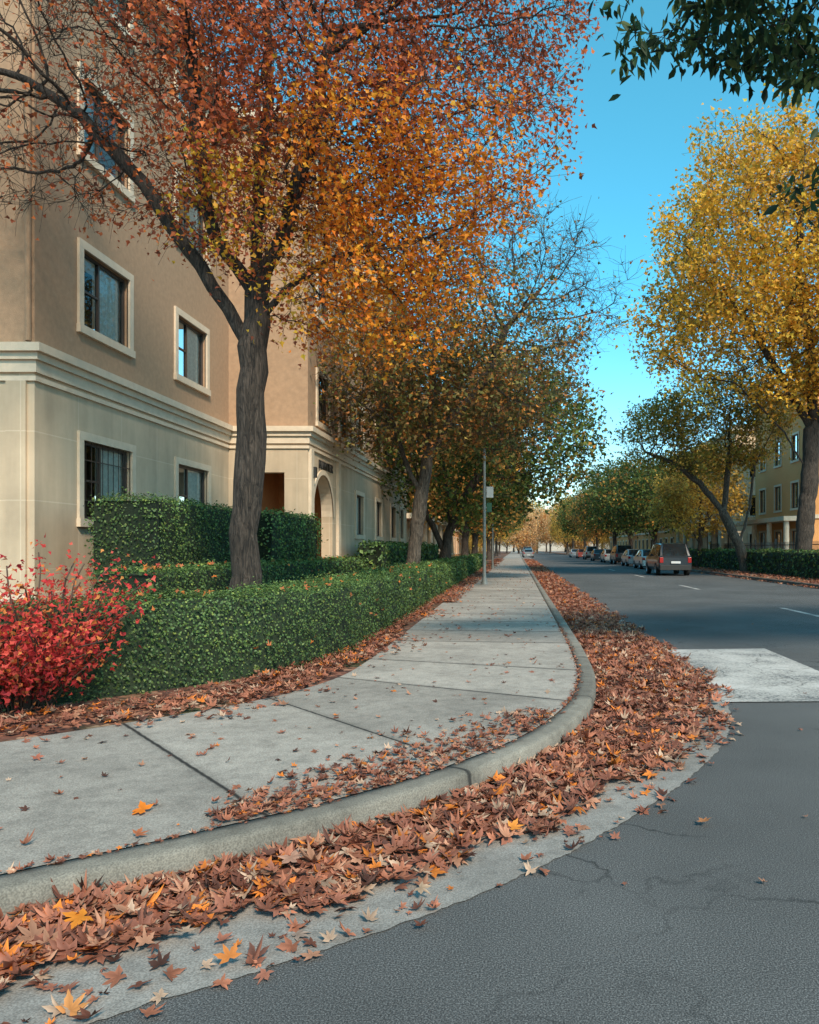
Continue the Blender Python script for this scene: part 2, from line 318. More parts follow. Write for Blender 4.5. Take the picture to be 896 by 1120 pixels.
# ------------------------------------------------------------------ leaves
def fan(outl):
    V=[(0,0,0)]+[(x,y,0) for x,y in outl]; n=len(outl); return np.array(V,float),np.array([(0,1+i,1+(i+1)%n) for i in range(n)])
half=[(-90,.08),(-60,.36),(-38,.5),(-22,.78),(-8,.52),(6,.42),(20,.66),(31,.72),(41,1.02),(51,.74),(60,.66),(67,.38),(76,.62),(83,.8)]
ol=[(r*math.cos(math.radians(a)),r*math.sin(math.radians(a))) for a,r in half]
ol=ol+[(0,1.12)]+[(-x,y) for x,y in reversed(ol[1:])]
MAPLE=fan(ol)
star=[(-90,.1),(-20,.75),(5,.42),(40,1.0),(65,.42)]
o2=[(r*math.cos(math.radians(a)),r*math.sin(math.radians(a))) for a,r in star]; o2=o2+[(0,1.1)]+[(-x,y) for x,y in reversed(o2[1:])]
STAR=fan(o2)
LOBE=(np.array([(0,-.1,0),(.42,.2,.1),(.18,.45,.03),(0,1,-.06),(-.18,.45,.03),(-.42,.2,.1)]),np.array([(0,1,2),(0,2,3),(0,3,4),(0,4,5)]))
DIA=(np.array([(0,0,0),(.36,.45,.1),(0,1,-.05),(-.36,.45,.1)]),np.array([(0,1,2),(0,2,3)]))
LONG=(np.array([(0,0,0),(.15,.25,.04),(.2,.55,.05),(0,1,-.12),(-.2,.55,.05),(-.15,.25,.04)]),np.array([(0,1,2),(0,2,3),(0,3,4),(0,4,5)]))
def leaves(name,pos,size,col,tpl,mat,parent=None,nrm=None,spread=1.0,curl=0.0,updir=None):
    V0,F0=tpl; n=len(pos); k=len(V0)
    if nrm is None: z=nz(rng.normal(size=(n,3)))
    else: z=nz(nrm+rng.normal(size=(n,3))*spread)
    x=rng.normal(size=(n,3)) if updir is None else rng.normal(size=(n,3))*.5+np.array(updir)
    y=nz(x-(x*z).sum(1,keepdims=True)*z); x=np.cross(y,z)
    L=np.broadcast_to(V0,(n,k,3)).copy()
    if curl>0:
        c1=rng.normal(size=(n,1))*curl; c2=rng.normal(size=(n,1))*curl+curl*.4; c3=rng.normal(size=(n,1))*curl*.6
        L[:,:,2]+= c1*L[:,:,0]**2+c2*L[:,:,1]**2+c3*L[:,:,0]*L[:,:,1]+np.abs(L[:,:,0])*rng.uniform(0,curl,(n,1))
        L[:,:,0]*=rng.uniform(.8,1,(n,1))
    L*=size[:,None,None]
    W=pos[:,None,:]+L[...,0:1]*x[:,None,:]+L[...,1:2]*y[:,None,:]+L[...,2:3]*z[:,None,:]
    F=(F0[None]+(np.arange(n)*k)[:,None,None]).reshape(-1,3)
    C=np.repeat(col,k,axis=0)
    if curl>0:
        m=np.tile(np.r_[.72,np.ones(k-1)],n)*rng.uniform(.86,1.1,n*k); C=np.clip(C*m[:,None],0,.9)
    return obj(name,mesh_uniform(name,W.reshape(-1,3),F,mat,col=C),parent)
def pick(cols,w,n,jit=.2):
    c=np.array(cols)[rng.choice(len(cols),n,p=np.array(w)/sum(w))]; return np.clip(c*rng.uniform(1-jit,1+jit,(n,1)),0,.9)
FALL=[(.33,.125,.08),(.42,.155,.09),(.22,.08,.052),(.68,.2,.035),(.5,.33,.23),(.12,.052,.038),(.46,.22,.135)]
FW=[4,3.2,2.6,1.1,1.5,1.6,2.2]

s0=K.proj((-6,-.03)); sP=lambda p:K.proj(p)
xs=np.array([s0,sP((-2.05,3.09)),sP((-.79,4.15)),sP((.23,5.62)),sP((.6,6.7)),sP((.82,8.1)),sP((.92,20)),GK[-1]])
fo=np.array([.6,.62,.66,.78,.9,.99,1.0,.9])
def outer(s): return np.interp(s,xs,fo)+.05*np.sin(s*2.3)+.05*np.sin(s*5.1+1)+.04*np.sin(s*11)
def mound_pt(s,v): return gut_pt(s,.0+v*np.maximum(outer(s)-.2,.1))
sm=np.concatenate([np.linspace(s0,s0+22,330),np.linspace(s0+22.3,s0+120,200)])
lp=empty('fallen_leaves')
grid('mound',mound_pt,sm,np.linspace(0,1,12),lambda P,u,v:.008+.02*(1-v)**.7*(1+.5*n3(np.column_stack([P,P[:,0]]),3))+.004*n3(np.column_stack([P,P[:,0]]),14),M_litter,parent=lp)
pos=[];siz=[]
def add(P2,z,s): pos.append(np.column_stack([P2,z])); siz.append(s)
n=8400; s=s0+1.0+14.5*rng.random(n); v=rng.uniform(0,1,n)**1.05*outer(s)+rng.normal(size=n)*.03
v=np.abs(v)+.02; add(gut_pt(s,v),.02+.018*(1-np.clip(v,0,1))+rng.uniform(0,.024,n),rng.uniform(.024,.078,n))
n=620; s=rng.uniform(s0+2,s0+16,n); v=rng.uniform(.5,1.0,n)+np.abs(rng.normal(size=n))*.06; add(gut_pt(s,v),np.full(n,.018),rng.uniform(.018,.062,n))
n=45; add(np.column_stack([rng.uniform(-.5,6,n),rng.uniform(3,16,n)]),np.full(n,.012),rng.uniform(.015,.035,n))
n=950; u=rng.uniform(-.15,1.75,n); v=np.abs(rng.normal(size=n))*.06*(1+np.sin(np.clip(u/1.75,0,1)*3.1)); add(side_pt(u,v),.152+rng.uniform(0,.008,n),rng.uniform(.018,.05,n))
n=620; u=rng.uniform(-3,6,n); v=rng.normal(size=n)*.008-.006; add(side_pt(u,v),.148+rng.uniform(0,.006,n),rng.uniform(.012,.03,n))
n=380; u=rng.uniform(-1.2,8,n); v=rng.uniform(0,1,n); add(side_pt(u,v),np.full(n,.149),rng.uniform(.01,.05,n))
n=4600; u=rng.uniform(-3,9,n); v=1.06+rng.uniform(0,.3,n)-np.abs(rng.normal(size=n))*.06*(1+.9*np.sin(u*2.1))
add(side_pt(u,v),.15+rng.uniform(0,.03,n),rng.uniform(.03,.065,n))
pos_=np.vstack(pos); siz_=np.concatenate(siz)
nn=len(pos_); up=np.tile([0,0,1.],(nn,1))
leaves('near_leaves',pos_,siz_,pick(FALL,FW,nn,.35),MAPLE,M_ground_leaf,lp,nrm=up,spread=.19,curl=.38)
pos=[];siz=[]
n=12000; s=s0+15.5+rng.random(n)**1.8*90; v=rng.uniform(0,1.0,n)*outer(s); add(gut_pt(s,v),.02+.02*(1-v)+rng.uniform(0,.03,n),rng.uniform(.04,.08,n)*(1+(s-s0-15)/60))
n=6500; u=9+rng.random(n)**1.8*50; v=1.02+rng.uniform(-.1,.28,n)-np.abs(rng.normal(size=n))*.04; add(side_pt(u,v),.15+rng.uniform(0,.04,n),rng.uniform(.035,.07,n)*(1+(u-9)/50))
n=450; u=8+rng.random(n)*30; v=rng.random(n); add(side_pt(u,v),np.full(n,.15),rng.uniform(.03,.06,n))
n=5000; y=22+rng.random(n)**1.3*70; x=rng.uniform(11.0,13.9,n); z=np.where(x<11.3,.03,.16); add(np.column_stack([x,y]),z+rng.uniform(0,.03,n),rng.uniform(.06,.11,n))
pos_=np.vstack(pos); siz_=np.concatenate(siz); nn=len(pos_)
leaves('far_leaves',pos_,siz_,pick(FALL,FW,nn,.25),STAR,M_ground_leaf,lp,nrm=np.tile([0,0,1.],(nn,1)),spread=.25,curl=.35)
hp=[(-1.917,3.99,.16,.085,(.75,.2,.02)),(-1.78,3.65,.16,.05,(.4,.13,.06)),(-1.69,3.02,.07,.085,(.75,.25,.03)),(-1.045,3.6,.07,.085,(.5,.27,.19)),(-.5,4.71,.07,.06,(.65,.22,.03)),(1.01,4.19,.03,.055,(.5,.2,.08)),(-.84,2.98,.02,.05,(.35,.25,.2)),(-1.43,2.49,.02,.06,(.6,.25,.08)),(-.41,3.32,.05,.05,(.45,.3,.2)),(-3.09,5.0,.16,.05,(.4,.13,.08)),(-1.02,2.76,.05,.06,(.6,.2,.05)),(-.02,3.99,.07,.06,(.7,.25,.04)),(.89,6.08,.06,.06,(.65,.2,.04))]
leaves('bright_leaves',np.array([h[:3] for h in hp]),np.array([h[3] for h in hp]),np.array([h[4] for h in hp]),MAPLE,M_ground_leaf,lp,nrm=np.tile([0,-.2,1.],(len(hp),1)),spread=.12,curl=.25)

# ------------------------------------------------------------------ hedges
HG=[(.085,.145,.042),(.12,.185,.05),(.055,.1,.035),(.19,.24,.06),(.10,.165,.065)]
def hedge(name,front,width,z1,leaf0=.026,dens0=1.0,cap=True,z0=.1,speck=True):
    root=empty(name)
    C=Curve(front); L=C.s[-1]; npt=int(min(600,max(20,L/.15))); s=np.linspace(0,L,npt)
    P=C.at(s); Nm=C.nrm(s)
    pr=[(0,z0),(0,z1*.5),(-.0,z1-.1),(.08,z1),(width/2,z1+.02),(width-.08,z1),(width,z1-.1),(width,z0)]
    ins=.05
    V=[]
    for o,z in pr:
        oo=np.clip(o,ins,width-ins); zz=min(z,z1-ins)
        V.append(np.column_stack([P+Nm*oo,np.full(npt,zz)]))
    V=np.stack(V,1); k=len(pr); V[...,:2]+= (n3(V,2.5)*.03)[...,None]
    i,j=np.meshgrid(np.arange(npt-1),np.arange(k-1),indexing='ij'); i=i.ravel();j=j.ravel()
    F=np.stack([i*k+j,i*k+j+1,(i+1)*k+j+1,(i+1)*k+j],1)
    F=np.vstack([F,[[0,1,2,7],[2,3,6,7],[3,4,5,6]],[[x+(npt-1)*k for x in q] for q in ([0,1,2,7],[2,3,6,7],[3,4,5,6])]])
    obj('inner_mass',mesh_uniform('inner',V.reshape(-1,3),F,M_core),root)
    per=z1-z0; tot=per*2+width
    sseg=np.linspace(0,L,400); mid=C.at(sseg); dist=np.hypot(mid[:,0],mid[:,1]); lsz=leaf0*np.maximum(1,dist/11); den=1.25*dens0/(lsz**2)
    cum=np.concatenate([[0],np.cumsum((den[:-1]+den[1:])/2*np.diff(sseg))]); total=int(cum[-1]*tot*1.0)
    n=min(total,80000); t=rng.random(n)*cum[-1]; s=np.interp(t,cum,sseg); sz=np.interp(s,sseg,lsz)*rng.uniform(.7,1.35,n)*(total/n)**.5
    q=rng.random(n)*tot; P=C.at(s); Nm=C.nrm(s)
    off=np.where(q<per,0,np.where(q<per+width,q-per,width)); z=np.where(q<per,z0+q,np.where(q<per+width,z1,z0+(tot-q)))
    nr=np.zeros((n,3)); f=q<per; tp=(q>=per)&(q<per+width); bk=q>=per+width
    nr[f,:2]=-Nm[f]; nr[tp,2]=1; nr[bk,:2]=Nm[bk]
    p=np.column_stack([P+Nm*off[:,None],z]); bump=.055*n3(p,2.6)+.04*n3(p,7,2)+rng.normal(size=n)*.024
    stray=rng.random(n)<.05; bump[stray]+=rng.uniform(.02,.11,stray.sum())
    p=p+nr*bump[:,None]
    if cap:
        m=int(n*min(.25,width*per*2/(L*tot)*1.3)); e=rng.random(m)<.5; se=np.where(e,0.,L); Pe=C.at(se);Ne=C.nrm(se); Te=np.column_stack([Ne[:,1],-Ne[:,0]])*np.where(e,-1,1)[:,None]
        oo=rng.random(m)*width; ze=z0+rng.random(m)*per; pe=np.column_stack([Pe+Ne*oo[:,None]+Te*.01,ze]); ne=np.column_stack([Te,np.zeros(m)])
        pe+=ne*(rng.normal(size=m)*.03)[:,None]; p=np.vstack([p,pe]); nr=np.vstack([nr,ne]); sz=np.concatenate([sz,rng.choice(sz,m)])
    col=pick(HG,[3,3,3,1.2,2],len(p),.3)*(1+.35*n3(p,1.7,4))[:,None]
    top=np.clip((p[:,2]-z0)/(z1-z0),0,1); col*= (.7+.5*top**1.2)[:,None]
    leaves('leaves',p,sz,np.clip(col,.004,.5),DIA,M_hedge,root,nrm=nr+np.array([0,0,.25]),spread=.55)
    if speck:
        m=int(min(L,14)*7); s=rng.random(m)**1.5*min(L,20); P=C.at(s); Nm=C.nrm(s); fr=rng.random(m)<.25
        off=np.where(fr,-.05,rng.random(m)*width); z=np.where(fr,rng.uniform(.4,z1,m),z1+.04)
        leaves('caught_leaves',np.column_stack([P+Nm*off[:,None],z]),rng.uniform(.03,.06,m),pick([(.7,.2,.04),(.5,.15,.06)],[1,1],m),STAR,M_ground_leaf,root,nrm=np.tile([0,-.4,.7],(m,1)),spread=.4,curl=.3)
    return root
hedge('boxwood_hedge',[(-5.2,5.9),(-3.9,6.95),(-3.2,7.75),(-2.62,8.6),(-2.3,9.8),(-2.22,12),(-2.3,30),(-2.5,62)],1.0,1.0,leaf0=.027)
hedge('boxwood_hedge',[(-4.75,10.2),(-4.8,14),(-4.9,35)],.8,1.2,leaf0=.035)
hedge('tall_hedge',[(-5.75,12.6),(-5.8,14.5),(-5.75,16.3)],1.15,2.32,leaf0=.03,speck=False)
hedge('tall_hedge',[(-5.3,17),(-5.3,19),(-5.3,20.9)],1.1,2.32,leaf0=.035,speck=False)
hedge('boxwood_hedge',[(-4.3,25),(-4.3,32),(-4.4,44)],.8,1.65,leaf0=.04,speck=False)
hedge('boxwood_hedge',[(14.5,22),(14.5,40),(14.5,64)],1.2,1.35,leaf0=.04,speck=False)

# ------------------------------------------------------------------ trees
def tubes(P0,P1,D0,D1,R0,R1,n):
    ref=np.array([.53,.81,.25])
    def fr(d):
        a=nz(np.cross(d,ref)); return a,np.cross(d,a)
    th=np.arange(n)*2*math.pi/n; c=np.cos(th)[None,:,None]; s=np.sin(th)[None,:,None]
    a0,b0=fr(D0); a1,b1=fr(D1)
    A=P0[:,None]+R0[:,None,None]*(a0[:,None]*c+b0[:,None]*s); B=P1[:,None]+R1[:,None,None]*(a1[:,None]*c+b1[:,None]*s)
    V=np.stack([A,B],1).reshape(-1,3); E=len(P0); base=(np.arange(E)*2*n)[:,None]; j=np.arange(n)[None]; j2=(j+1)%n
    F=np.stack([base+j,base+j2,base+n+j2,base+n+j],-1).reshape(-1,4); return V,F
def colonize(trunk,blobs,natt,step,kill,seed,extra=[],maxit=140,grav=0.0):
    r=np.random.default_rng(seed)
    w=np.array([b[3]*b[4]*b[5]*b[6] for b in blobs]); w=w/w.sum(); A=[]
    for b,c in zip(blobs,r.multinomial(natt,w)):
        d=nz(r.normal(size=(c,3)))*(r.random((c,1))**.42); A.append(d*np.array(b[3:6])+np.array(b[:3]))
    A=np.vstack(A)
    tp=[];par=[]
    def addline(pts,start):
        prev=start
        for i in range(len(pts)-1):
            a=np.array(pts[i],float); bb=np.array(pts[i+1],float); k=max(1,int(np.linalg.norm(bb-a)/.3))
            for t in range(0 if (i==0 and start<0) else 1,k+1):
                tp.append(a+(bb-a)*t/k+(r.normal(size=3)*.018 if t not in(0,) else 0)); par.append(prev); prev=len(tp)-1
        return prev
    addline(trunk,-1); ntr=len(tp)
    for ex in extra:
        arr=np.array(tp[:ntr]); st=int(np.argmin(np.linalg.norm(arr-np.array(ex[0]),axis=1))); addline([tp[st]]+[np.array(e) for e in ex[1:]],st)
    N_=np.array(tp); par=list(par); zmin=trunk[-1][2]-1.6
    lo=N_[:,2]<zmin
    D=np.linalg.norm(A[:,None]-N_[None],axis=2); D[:,lo]=1e9
    near=D.argmin(1); nd=D.min(1)
    for it in range(maxit):
        al=nd>kill; A=A[al]; near=near[al]; nd=nd[al]
        if len(A)==0: break
        un,inv=np.unique(near,return_inverse=True); vec=nz(A-N_[near]); acc=np.zeros((len(un),3)); np.add.at(acc,inv,vec)
        d=nz(acc)+r.normal(size=acc.shape)*.16; d[:,2]-=grav; d=nz(d); new=N_[un]+d*step
        i0=len(N_); N_=np.vstack([N_,new]); par+=list(un)
        DD=np.linalg.norm(A[:,None]-new[None],axis=2); m=DD.min(1); am=DD.argmin(1); up=m<nd-1e-6; near=np.where(up,am+i0,near); nd=np.where(up,m,nd)
        if not up.any(): break
        if it%12==11:
            keep=np.ones(len(A),bool); keep[~up & (r.random(len(A))<.5)]=False
            if keep.sum()>0: A=A[keep];near=near[keep];nd=nd[keep]
    return N_,np.array(par),ntr
def make_tree(name,loc,trunk,blobs,natt,step,kill,R,rtip,nleaf,lsize,colfn,seed,barkm,extra=[],twl=.45,ntw=3,tpl=LOBE,lprob=None,grav=0.0,jit=.12,droop=None,leafm=None,thin=3.0):
    Nd,par,ntr=colonize(trunk,blobs,natt,step,kill,seed,extra,grav=grav)
    r=np.random.default_rng(seed+50)
    n=len(Nd); cc=np.bincount(par[par>=0],minlength=n)
    w=np.zeros(n); w[cc==0]=1
    for i in range(n-1,0,-1): w[par[i]]+=w[i]
    e=math.log(max(w[0],3))/math.log(R/rtip); rad=rtip*w**(1/e)
    dirn=np.zeros((n,3)); dirn[1:]=nz(Nd[1:]-Nd[par[1:]]); dirn[0]=dirn[1]
    th=np.where(rad<rtip*thin)[0]; src=np.repeat(th,ntw); m=len(src)
    d1=nz(dirn[src]+r.normal(size=(m,3))*.75); l1=twl*r.uniform(.4,1,(m,1)); p1=Nd[src]+d1*l1*.5
    d2=nz(d1+r.normal(size=(m,3))*.35+np.array([0,0,-.1])); p2=p1+d2*l1*.5
    i1=np.arange(m)+n; i2=i1+m
    P=np.vstack([Nd,p1,p2]); PR=np.concatenate([par,src,i1]); RD=np.concatenate([rad,np.full(m,rtip*.75),np.full(m,rtip*.45)])
    DR=np.vstack([dirn,d1,d2])
    mc=np.full(len(P),-1); best=np.zeros(len(P))
    for c in range(1,n):
        q=par[c]
        if rad[c]>best[q]: best[q]=rad[c]; mc[q]=c
    ring=DR.copy(); h=mc>=0; ring[h]=nz(DR[h]+DR[mc[h]])
    base=P[0].copy(); hz=P[:ntr,2]-base[2]; RD[:ntr]*=1+.55*np.exp(-hz/.35)+.05*np.sin(hz*3)
    c=np.arange(1,len(P)); p=PR[c]; ismain=mc[p]==c
    D0=np.where(ismain[:,None],ring[p],DR[c]); R0=np.where(ismain,RD[p],np.minimum(RD[c]*1.25,RD[p])); 
    Vs=[];Fs=[];o=0
    for lo,hi,ns_ in ((.05,9,12),(.018,.05,6),(0,.018,3)):
        k=(RD[c]>=lo)&(RD[c]<hi)
        if k.sum()==0: continue
        V,F=tubes(P[p[k]],P[c[k]],D0[k],ring[c[k]],R0[k],RD[c[k]],ns_); Vs.append(V);Fs.append(F+o);o+=len(V)
    root=empty(name,loc)
    obj('trunk_and_branches',mesh_uniform(name+'_wood',np.vstack(Vs),np.vstack(Fs),barkm,smooth=True),root)
    cand=np.concatenate([np.where(rad<rtip*thin)[0],i1,i2,i2])
    lp_=P[r.choice(cand,nleaf)]+r.normal(size=(nleaf,3))*jit
    if lprob is not None: lp_=lp_[r.random(len(lp_))<lprob(lp_)]
    nl=len(lp_)
    leaves('foliage',lp_,lsize*r.uniform(.65,1.3,nl),colfn(lp_,r),tpl,leafm or M_leaf,root,updir=droop,nrm=np.tile([0,-.2,.5],(nl,1)),spread=.8)
    return root
def copy_tree(src,loc,rot,sc,name):
    e=empty(name,loc); e.rotation_euler=(0,0,rot); e.scale=sc if hasattr(sc,'__len__') else (sc,)*3
    for c in src.children:
        o=bpy.data.objects.new(c.name.split('.')[0],c.data); link(o,e)
    return e
def pal(cols,w,clump=.35,f=.9,seed=0):
    def fn(P,r):
        n=len(P); c=np.array(cols)[r.choice(len(cols),n,p=np.array(w)/sum(w))]
        return np.clip(c*(1+clump*n3(P,f,seed)+.2*n3(P,3.3,seed))[:,None]*r.uniform(.75,1.25,(n,1)),.004,.88)
    return fn
# main orange tree
bx,by=-3.85,11.0
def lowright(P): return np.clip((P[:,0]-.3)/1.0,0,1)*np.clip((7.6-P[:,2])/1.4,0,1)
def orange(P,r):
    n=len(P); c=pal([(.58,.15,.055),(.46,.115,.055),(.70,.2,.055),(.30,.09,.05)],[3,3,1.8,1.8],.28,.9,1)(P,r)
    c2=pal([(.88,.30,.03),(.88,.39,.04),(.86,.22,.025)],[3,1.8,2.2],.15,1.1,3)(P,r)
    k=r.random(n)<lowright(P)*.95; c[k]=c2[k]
    d=np.hypot(P[:,0]-.1,P[:,1]+.6); k=(d<1.0)&(P[:,2]<6.6)&(r.random(n)<.5); c3=pal([(.8,.5,.05),(.5,.4,.05),(.85,.42,.05)],[2,.6,2.2],.2)(P,r); c[k]=c3[k]
    return c
def oprob(P):
    x=P[:,0]; l=np.clip((x+3.1)/3.2,.10,1)*np.clip(1.2-(P[:,2]-8.2)*.22,.42,1); g=np.clip(.66+.78*n3(P,1.35,3)+.28*n3(P,3.1,8),.05,1)
    return l*np.maximum(g,lowright(P)*.92)
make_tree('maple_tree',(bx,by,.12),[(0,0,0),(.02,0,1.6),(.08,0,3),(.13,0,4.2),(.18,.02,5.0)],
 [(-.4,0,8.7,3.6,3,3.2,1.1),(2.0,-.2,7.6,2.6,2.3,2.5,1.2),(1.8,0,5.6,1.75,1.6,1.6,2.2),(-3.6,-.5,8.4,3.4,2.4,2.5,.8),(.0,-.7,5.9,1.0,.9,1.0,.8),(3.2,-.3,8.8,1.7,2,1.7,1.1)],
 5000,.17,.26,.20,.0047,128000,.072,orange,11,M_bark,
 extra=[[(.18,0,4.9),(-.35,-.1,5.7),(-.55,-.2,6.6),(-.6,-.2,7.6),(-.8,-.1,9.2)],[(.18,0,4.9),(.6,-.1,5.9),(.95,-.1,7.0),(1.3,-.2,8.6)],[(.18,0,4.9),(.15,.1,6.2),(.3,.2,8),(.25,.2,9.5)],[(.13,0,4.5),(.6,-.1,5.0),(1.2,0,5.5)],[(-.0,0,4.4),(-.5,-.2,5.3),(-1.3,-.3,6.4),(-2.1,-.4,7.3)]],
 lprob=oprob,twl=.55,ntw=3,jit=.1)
def oprob2(P): 
    d=np.sqrt(((P[:,0]-1.0)/4.8)**2+((P[:,2]-6.0)/3.6)**2); return np.clip(1.35-d,.06,1)*np.clip(.85+.5*n3(P,1.3,5),.2,1)
brown2=pal([(.24,.16,.055),(.34,.14,.05),(.15,.15,.045),(.58,.22,.05),(.38,.26,.07)],[3,2,3.6,1.7,1.2],.35,.8,2)
make_tree('maple_tree',(-3.3,24,.12),[(0,0,0),(.15,0,1.5),(.35,0,3),(.55,0,4.2)],
 [(1.3,0,7.0,4.6,3.4,2.8,1),(3.2,-.2,9.2,3.6,2.8,2.9,.9),(-.8,0,6.3,2.6,2.5,2.2,1)],2900,.25,.42,.21,.0075,42000,.125,brown2,21,M_bark2,
 extra=[[(.3,0,2.9),(-.2,0,4.2),(-.6,.1,5.6)],[(.55,0,4.1),(1.3,-.1,5.3),(2.3,-.1,6.6),(3.0,0,8.2)],[(.55,0,4.1),(.6,.1,5.6),(.8,.1,7.5)]],lprob=oprob2,twl=.85,ntw=4,jit=.14)
green3=pal([(.085,.13,.035),(.12,.17,.04),(.05,.08,.03),(.22,.2,.045),(.52,.24,.05)],[3,3,2.2,1.8,.9],.4,.7,3)
make_tree('oak_tree',(-3.2,34,.12),[(0,0,0),(.1,0,1.2),(.25,0,2.3)],
 [(1.6,0,6.4,5.4,4,3.9,1),(-2.2,0,7.3,3.2,3,3,1)],1900,.32,.55,.26,.009,36000,.19,green3,31,M_bark,
 extra=[[(.1,0,1.2),(-.6,0,2.6),(-1.2,0,4.2)],[(.2,0,2),(.8,0,3.4),(1.8,0,5)],[(.2,0,2.2),(.2,.1,4)]],twl=.8,jit=.25,lprob=lambda P:np.clip(.75+.65*n3(P,.9,5),.05,1))
yel=pal([(.86,.48,.055),(.76,.42,.05),(.88,.40,.055),(.55,.35,.05),(.28,.23,.05)],[3,3,2.6,1.8,1.0],.32,.5,4)
make_tree('maple_tree',(14.0,38,.12),[(0,0,0),(.1,0,2.5),(.35,0,5),(.5,0,7.5)],
 [(.5,0,15.5,7.6,6.5,6.6,1),(-3.8,-.5,13,4.8,4.6,4.6,1),(4,0,13,6,5,5,.8),(-2,0,19.5,4,4,3.4,1),(1,-1,9.5,4.5,3.5,2,.7)],3000,.5,.8,.42,.012,90000,.20,yel,41,M_bark,
 extra=[[(.5,0,7.2),(-1.2,0,10),(-3,0,13)],[(.5,0,7.2),(1.8,0,10),(3.5,0,13)],[(.35,0,5),(-1,-.3,7),(-2.4,-.3,8.5)],[(.5,0,7.4),(.4,0,11),(-.2,0,15)]],twl=1.0,jit=.3,lprob=lambda P:np.clip(.74+.75*n3(P,.62,7)+.35*n3(P,1.5,2),.03,1))
olive=pal([(.48,.33,.06),(.33,.26,.05),(.7,.36,.06),(.18,.18,.04)],[3,3,2,1.4],.35,.8,5)
make_tree('maple_tree',(13.4,45,.12),[(0,0,0),(-.5,0,1.6),(-1.4,0,3.4),(-2.8,0,5.2)],
 [(-3.4,0,8,4.4,3.5,2.6,1),(-.5,0,8.8,3.5,3,3,.8)],1700,.35,.6,.30,.010,26000,.17,olive,51,M_bark2,
 extra=[[(-.5,0,1.6),(.1,0,3.8),(.4,0,6.2)],[(-1.4,0,3.4),(-1.2,0,5.4),(-1,0,7.5)],[(-2.8,0,5.2),(-4.5,0,6.4),(-6,0,7)]],twl=.9,jit=.22,lprob=lambda P:np.clip(.65+.75*n3(P,.8,7),.03,1))
def generic(name,loc,colf,seed,nl=14000,ls=.25):
    return make_tree(name,loc,[(0,0,0),(.05,0,1.5),(.1,0,2.6)],[(0,0,6.4,4.3,4.3,3.7,1),(1.2,.5,8,2.8,2.8,2.6,1),(-1.4,-.5,5.2,3,3,2.3,1)],900,.45,.75,.22,.012,nl,ls,colf,seed,M_bark,
     extra=[[(.05,0,1.8),(-.8,0,3.6)],[(.1,0,2.5),(.9,.3,4.4)],[(.1,0,2.5),(0,-.4,5)]],twl=1.0,jit=.35,lprob=lambda P:np.clip(.72+.85*n3(P,.85,seed),.04,1))
gG=generic('oak_tree',(12.4,70,.12),green3,61); gA=generic('maple_tree',(-3.2,48,.12),pal([(.55,.24,.06),(.42,.22,.06),(.24,.2,.05),(.68,.36,.07)],[3,2,2,1],.3,.7,6),62)
gY=generic('maple_tree',(12.4,190,.12),pal([(.68,.42,.08),(.58,.34,.07),(.38,.28,.08)],[3,2,1],.3,.7,8),63)
gHaze=generic('maple_tree',(-4,180,.12),pal([(.8,.5,.26),(.72,.42,.2),(.8,.38,.12),(.55,.42,.22)],[3,2,2.4,1.6],.2,.7,8),64)  # far trees: distance haze is mixed into these pale leaf colours
for i,(s_,x,y,sc) in enumerate([(gG,12.3,84,1.1),(gG,12.8,101,1.15),(gA,12.5,120,1.1),(gG,12.5,142,1.2),(gG,-3.3,61,1.05),(gG,-4,76,1.1),(gA,-3.3,93,1.1),(gG,-3.5,112,1.1),(gY,-3.5,135,1.1),(gY,12.5,170,1.2),(gA,-4,155,1.2),(gY,13.4,57,.9)]):
    copy_tree(s_,(x,y,.12),i*1.7+.4,sc*(1+.07*math.sin(i*2.1)),s_.name.split('.')[0])
dt=empty('distant_trees')
k=0
for row,(yy,z) in enumerate([(205,-2.2),(240,-1),(290,0)]):
    for x in np.arange(-60,90,6.5):
        s_=[gHaze,gY,gHaze,gHaze,gA][(k*7)%5]; k+=1
        for c in s_.children:
            o=bpy.data.objects.new('tree_part',c.data); link(o,dt); o.location=(x+2*math.sin(k*3.3),yy+4*math.sin(k*1.9),z); sc=1.05+.3*math.sin(k*2.7)+row*.25; o.scale=(sc,sc,sc*1.05); o.rotation_euler=(0,0,k*1.3)
M_backdrop=simple('hill_backdrop_tan',(.5,.38,.28),.95,.35,.05,.3,.2)
xs_=np.linspace(-900,900,160); ys_=np.linspace(420,900,12); X_,Y_=np.meshgrid(xs_,ys_,indexing='ij')
Z_=(np.sin((Y_-420)/480*math.pi*.5)**.6)*(26+8*np.sin(X_*.013)+5*np.sin(X_*.05+1)+2*np.sin(X_*.31))
i,j=np.meshgrid(np.arange(159),np.arange(11),indexing='ij'); i=i.ravel();j=j.ravel()
obj('added_hill_backdrop',mesh_uniform('added_hill_backdrop',np.column_stack([X_.ravel(),Y_.ravel(),Z_.ravel()-.05]),np.stack([i*12+j,(i+1)*12+j,(i+1)*12+j+1,i*12+j+1],1),M_backdrop,smooth=True))  # hills added as a backdrop to hide the greenish sky glow at the horizon

